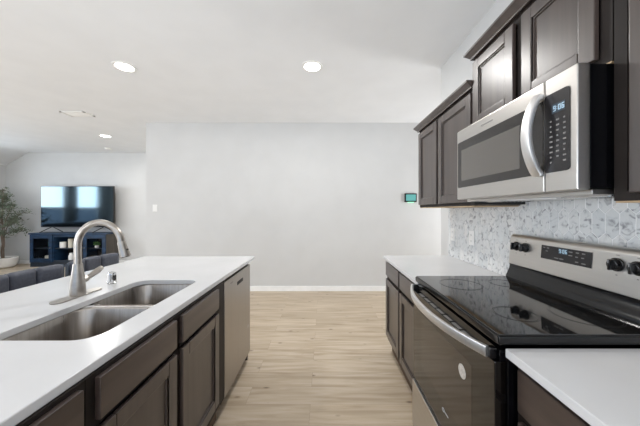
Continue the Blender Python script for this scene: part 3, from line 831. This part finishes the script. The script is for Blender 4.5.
# olive tree
def olive():
    x, y = -7.60, 6.16
    r = thing('olive_tree', 'slender potted olive tree with grey-green leaves in a white bowl planter', 'potted tree', (x, y, 0))
    p = lathe(B(), (x, y, .001), [(.16, 0), (.205, .03), (.240, .12), (.245, .235), (.235, .240), (.225, .235), (.22, .18)], 36)
    pl = obj('planter', p, 'ceramic', r)
    obj('soil', lathe(B(), (x, y, .001), [(.2, .17), (.221, .19), (.20, .205), (.05, .212)], 24), 'soil', pl)
    rnd = random.Random(11); tr = B(); tips = []
    def bough(p0, p1, r0, lean):
        p0 = Vector(p0); p1 = Vector(p1); pts = []
        for k in range(9):
            u = k/8; q = p0.lerp(p1, u); q.z += lean*math.sin(PI*u); q += Vector((rnd.uniform(-.012, .012), rnd.uniform(-.012, .012), 0)); pts.append(q)
        tube(tr, pts, [r0*(1-.085*k) for k in range(9)], 8)
        for k in range(3, 9):
            tips.append((pts[k], None, 2))
            for m in range(3):
                d = Vector((rnd.uniform(-1, 1), rnd.uniform(-1, 1), rnd.uniform(-.35, .9))).normalized(); L = rnd.uniform(.07, .17)
                tw = [pts[k]+d*L*t+Vector((0, 0, -.03*t*t)) for t in (0, .33, .66, 1)]
                tube(tr, tw, [.0035, .003, .0025, .0015], 5)
                for t in tw[1:]: tips.append((t, d, 2))
    stems = [((x, y, .20), (-7.615, 6.15, 1.22), .020), ((x-.03, y, .20), (-7.72, 6.2, 1.05), .014), ((x+.02, y-.01, .20), (-7.50, 6.10, 1.02), .013)]
    for a, c, rad in stems: tube(tr, [Vector(a).lerp(Vector(c), t/5)+Vector((rnd.uniform(-.012, .012), rnd.uniform(-.012, .012), 0)) for t in range(6)], [rad*(1-.1*t) for t in range(6)], 8)
    for (si, u, tip) in ((0, 1, (-7.64, 6.2, 1.85)), (0, .9, (-7.46, 6.05, 1.70)), (0, .95, (-7.78, 6.3, 1.74)), (2, 1, (-7.32, 6.15, 1.50)), (2, .9, (-7.17, 6.2, 1.30)),
                         (2, .8, (-7.13, 6.0, 1.08)), (2, .7, (-7.26, 6.3, .86)), (0, .8, (-7.38, 5.85, 1.28)), (1, 1, (-7.88, 6.1, 1.45)), (1, .9, (-7.93, 6.25, 1.20)),
                         (1, .7, (-7.9, 6.0, .92)), (1, .8, (-7.70, 5.80, 1.36)), (0, .7, (-7.55, 6.42, 1.15)), (2, .6, (-7.42, 5.95, .82)), (0, 1, (-7.55, 5.95, 1.55))):
        a, c, rad = stems[si]; bough(Vector(a).lerp(Vector(c), u), tip, .009, .05)
    obj('trunk', tr, 'bark', r)
    lf = B()
    for (q, d, lvl) in tips:
        for k in range(3 if lvl > 1 else 2):
            a = Vector((rnd.uniform(-1, 1), rnd.uniform(-1, 1), rnd.uniform(-.3, 1))).normalized(); L = rnd.uniform(.045, .075)
            s = a.orthogonal().normalized()
            s = (Matrix.Rotation(rnd.random()*6.28, 3, a) @ s)*L*.15; u = a.cross(s).normalized()*L*.05
            p0 = q+Vector((rnd.uniform(-.03, .03), rnd.uniform(-.03, .03), rnd.uniform(-.03, .03)))
            vs = [lf.verts.new(v) for v in (p0, p0+a*L*.4+s, p0+a*L, p0+a*L*.4-s, p0+a*L*.5+u)]
            lf.faces.new((vs[0], vs[1], vs[4])); lf.faces.new((vs[1], vs[2], vs[4])); lf.faces.new((vs[2], vs[3], vs[4])); lf.faces.new((vs[3], vs[0], vs[4]))
    for v in lf.verts: v.co.x = max(v.co.x, XL+.03); v.co.y = min(v.co.y, YT-.02)
    obj('foliage', lf, 'leaf', r)
olive()

# sofa and curtains by the living room windows (seen mirrored in the television)
def sofa():
    x0 = XL+.08; r = thing('sofa', 'dark sofa below the living room windows, mirrored in the television', 'sofa', (x0+.45, 4.3, 0))
    obj('base', mk(x0, x0+.90, 3.15, 5.35, .08, .42, bev=.03, seg=3), 'sofa', r)
    obj('backrest', mk(x0, x0+.26, 3.15, 5.35, .40, .98, bev=.07, seg=4), 'sofa', r)
    for y in (3.15, 5.13): obj('armrest', mk(x0+.02, x0+.90, y, y+.22, .40, .66, bev=.05, seg=3), 'sofa', r)
    for k in range(3): obj('seat_cushion', mk(x0+.25, x0+.92, 3.38+k*.585, 3.38+k*.585+.575, .42, .56, bev=.04, seg=3), 'sofa', r)
    for xx in (x0+.07, x0+.83):
        for y in (3.22, 5.28): obj('leg', tube(B(), [(xx, y, 0), (xx, y, .09)], .022, 10), 'blackm', r)
sofa()
def curtain(y0, y1, label):
    pts = []; n = 40
    for k in range(n+1): pts.append((XL+.075+.022*math.sin(k/n*PI*9), y0+(y1-y0)*k/n))
    prof = pts+[(a+.004, b) for a, b in reversed(pts)]
    o = obj('curtain', prism(B(), prof, 1.02, 2.44, 'Z'), 'curtain', ang=70); tag(o, label, 'curtain', 'curtains at the living room windows')
curtain(4.24, 4.54, 'grey curtain hanging between the two living room windows')
curtain(2.90, 3.34, 'grey curtain hanging at the near side of the living room windows')
o = obj('curtain_rod', tube(B(), [(XL+.075, 2.7, 2.452), (XL+.075, 5.7, 2.452)], .011, 10), 'blackm'); tag(o, 'thin black curtain rod above the living room windows', 'curtain rod')

# ------------------------------------------------------------------ wall and ceiling fittings
r = thing('light_switch', 'white light switch on the far wall near its left corner', 'light switch', (-2.83, YB-.004, 1.33), None)
obj('plate', mk(-2.868, -2.792, YB-.007, YB-.0005, 1.332, 1.448, bev=.003), 'plastic', r)
obj('rocker', mk(-2.846, -2.814, YB-.011, YB-.006, 1.357, 1.423, bev=.002), 'plastic', r)
r = thing('control_panel', 'black wall control panel with teal screen beside the tall wall cabinet', 'control panel', (1.44, YB-.01, 1.49))
obj('casing', mk(1.345, 1.545, YB-.032, YB-.0005, 1.490, 1.635, bev=.006), 'blackm', r)
obj('screen', mk(1.363, 1.527, YB-.0335, YB-.031, 1.512, 1.615), 'teal', r)
obj('status_light', mk(1.395, 1.495, YB-.026, YB-.010, 1.484, 1.4905), 'led', r, label='green glowing strip below the casing')

def downlight(x, y, label, watts):
    r = thing('recessed_light', label, 'ceiling light', (x, y, CEIL), 'recessed ceiling lights')
    t = bmesh.new(); n = 40; rings = []
    for rad, dz in ((.105, -.0005), (.104, -.006), (.084, -.008), (.080, -.004)):
        rings.append([t.verts.new((x+rad*math.cos(2*PI*k/n), y+rad*math.sin(2*PI*k/n), CEIL+dz)) for k in range(n)])
    for a, c in zip(rings, rings[1:]):
        for k in range(n): t.faces.new((a[k], a[(k+1) % n], c[(k+1) % n], c[k]))
    bmesh.ops.recalc_face_normals(t, faces=t.faces[:]); b = B(); merge(b, t)
    obj('trim_ring', b, 'plastic', r)
    obj('lens', lathe(B(), (x, y, CEIL), [(.080, -.005), (.081, -.004), (.081, -.001)], 40), 'lamp', r)
    l = bpy.data.lights.new('downlight', 'AREA'); l.shape = 'DISK'; l.size = .15; l.energy = watts; l.color = (1, .985, .96)
    lo = bpy.data.objects.new('downlight', l); lo.location = (0, 0, -.012); lo.parent = r; COL.objects.link(lo)
downlight(-.12, 2.655, 'glowing recessed ceiling light above the aisle, rightmost of three', 31)
downlight(-2.04, 2.66, 'glowing recessed ceiling light above the island, at upper left', 12)
downlight(-4.31, 5.13, 'glowing recessed ceiling light farthest back, in the living area', 34)
downlight(-.12, .45, 'added recessed fill light above the aisle behind the camera', 4)  # this and the next two: unseen fixtures added to fill counters and floor
downlight(-2.04, .45, 'added recessed fill light above the near end of the island, out of view', 3)
downlight(-4.31, 1.6, 'added recessed fill light in the living area left of the frame', 9.5)
r = thing('ceiling_vent', 'white ceiling air vent between the two left recessed lights', 'vent', (-3.75, 3.96, CEIL))
b = B(); x0, x1, y0, y1 = -3.93, -3.57, 3.86, 4.06
box(b, x0, x1, y0, y0+.025, CEIL-.010, CEIL-.0005); box(b, x0, x1, y1-.025, y1, CEIL-.010, CEIL-.0005)
box(b, x0, x0+.025, y0, y1, CEIL-.010, CEIL-.0005); box(b, x1-.025, x1, y0, y1, CEIL-.010, CEIL-.0005)
obj('frame', b, 'plastic', r)
b = B()
for k in range(6): prism(b, [(y0+.03+k*.026, CEIL-.002), (y0+.046+k*.026, CEIL-.010), (y0+.048+k*.026, CEIL-.009), (y0+.032+k*.026, CEIL-.001)], x0+.025, x1-.025, 'X')
obj('louvre', b, 'plastic', r)
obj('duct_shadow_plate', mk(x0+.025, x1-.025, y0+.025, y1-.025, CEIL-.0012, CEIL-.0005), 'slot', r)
r = thing('smoke_detector', 'small round white smoke detector on the ceiling near the living room wall', 'smoke detector', (-5.08, 6.12, CEIL))
obj('housing', lathe(B(), (-5.08, 6.12, CEIL), [(.045, -.036), (.060, -.030), (.068, -.012), (.070, -.0005)], 28), 'plastic', r)
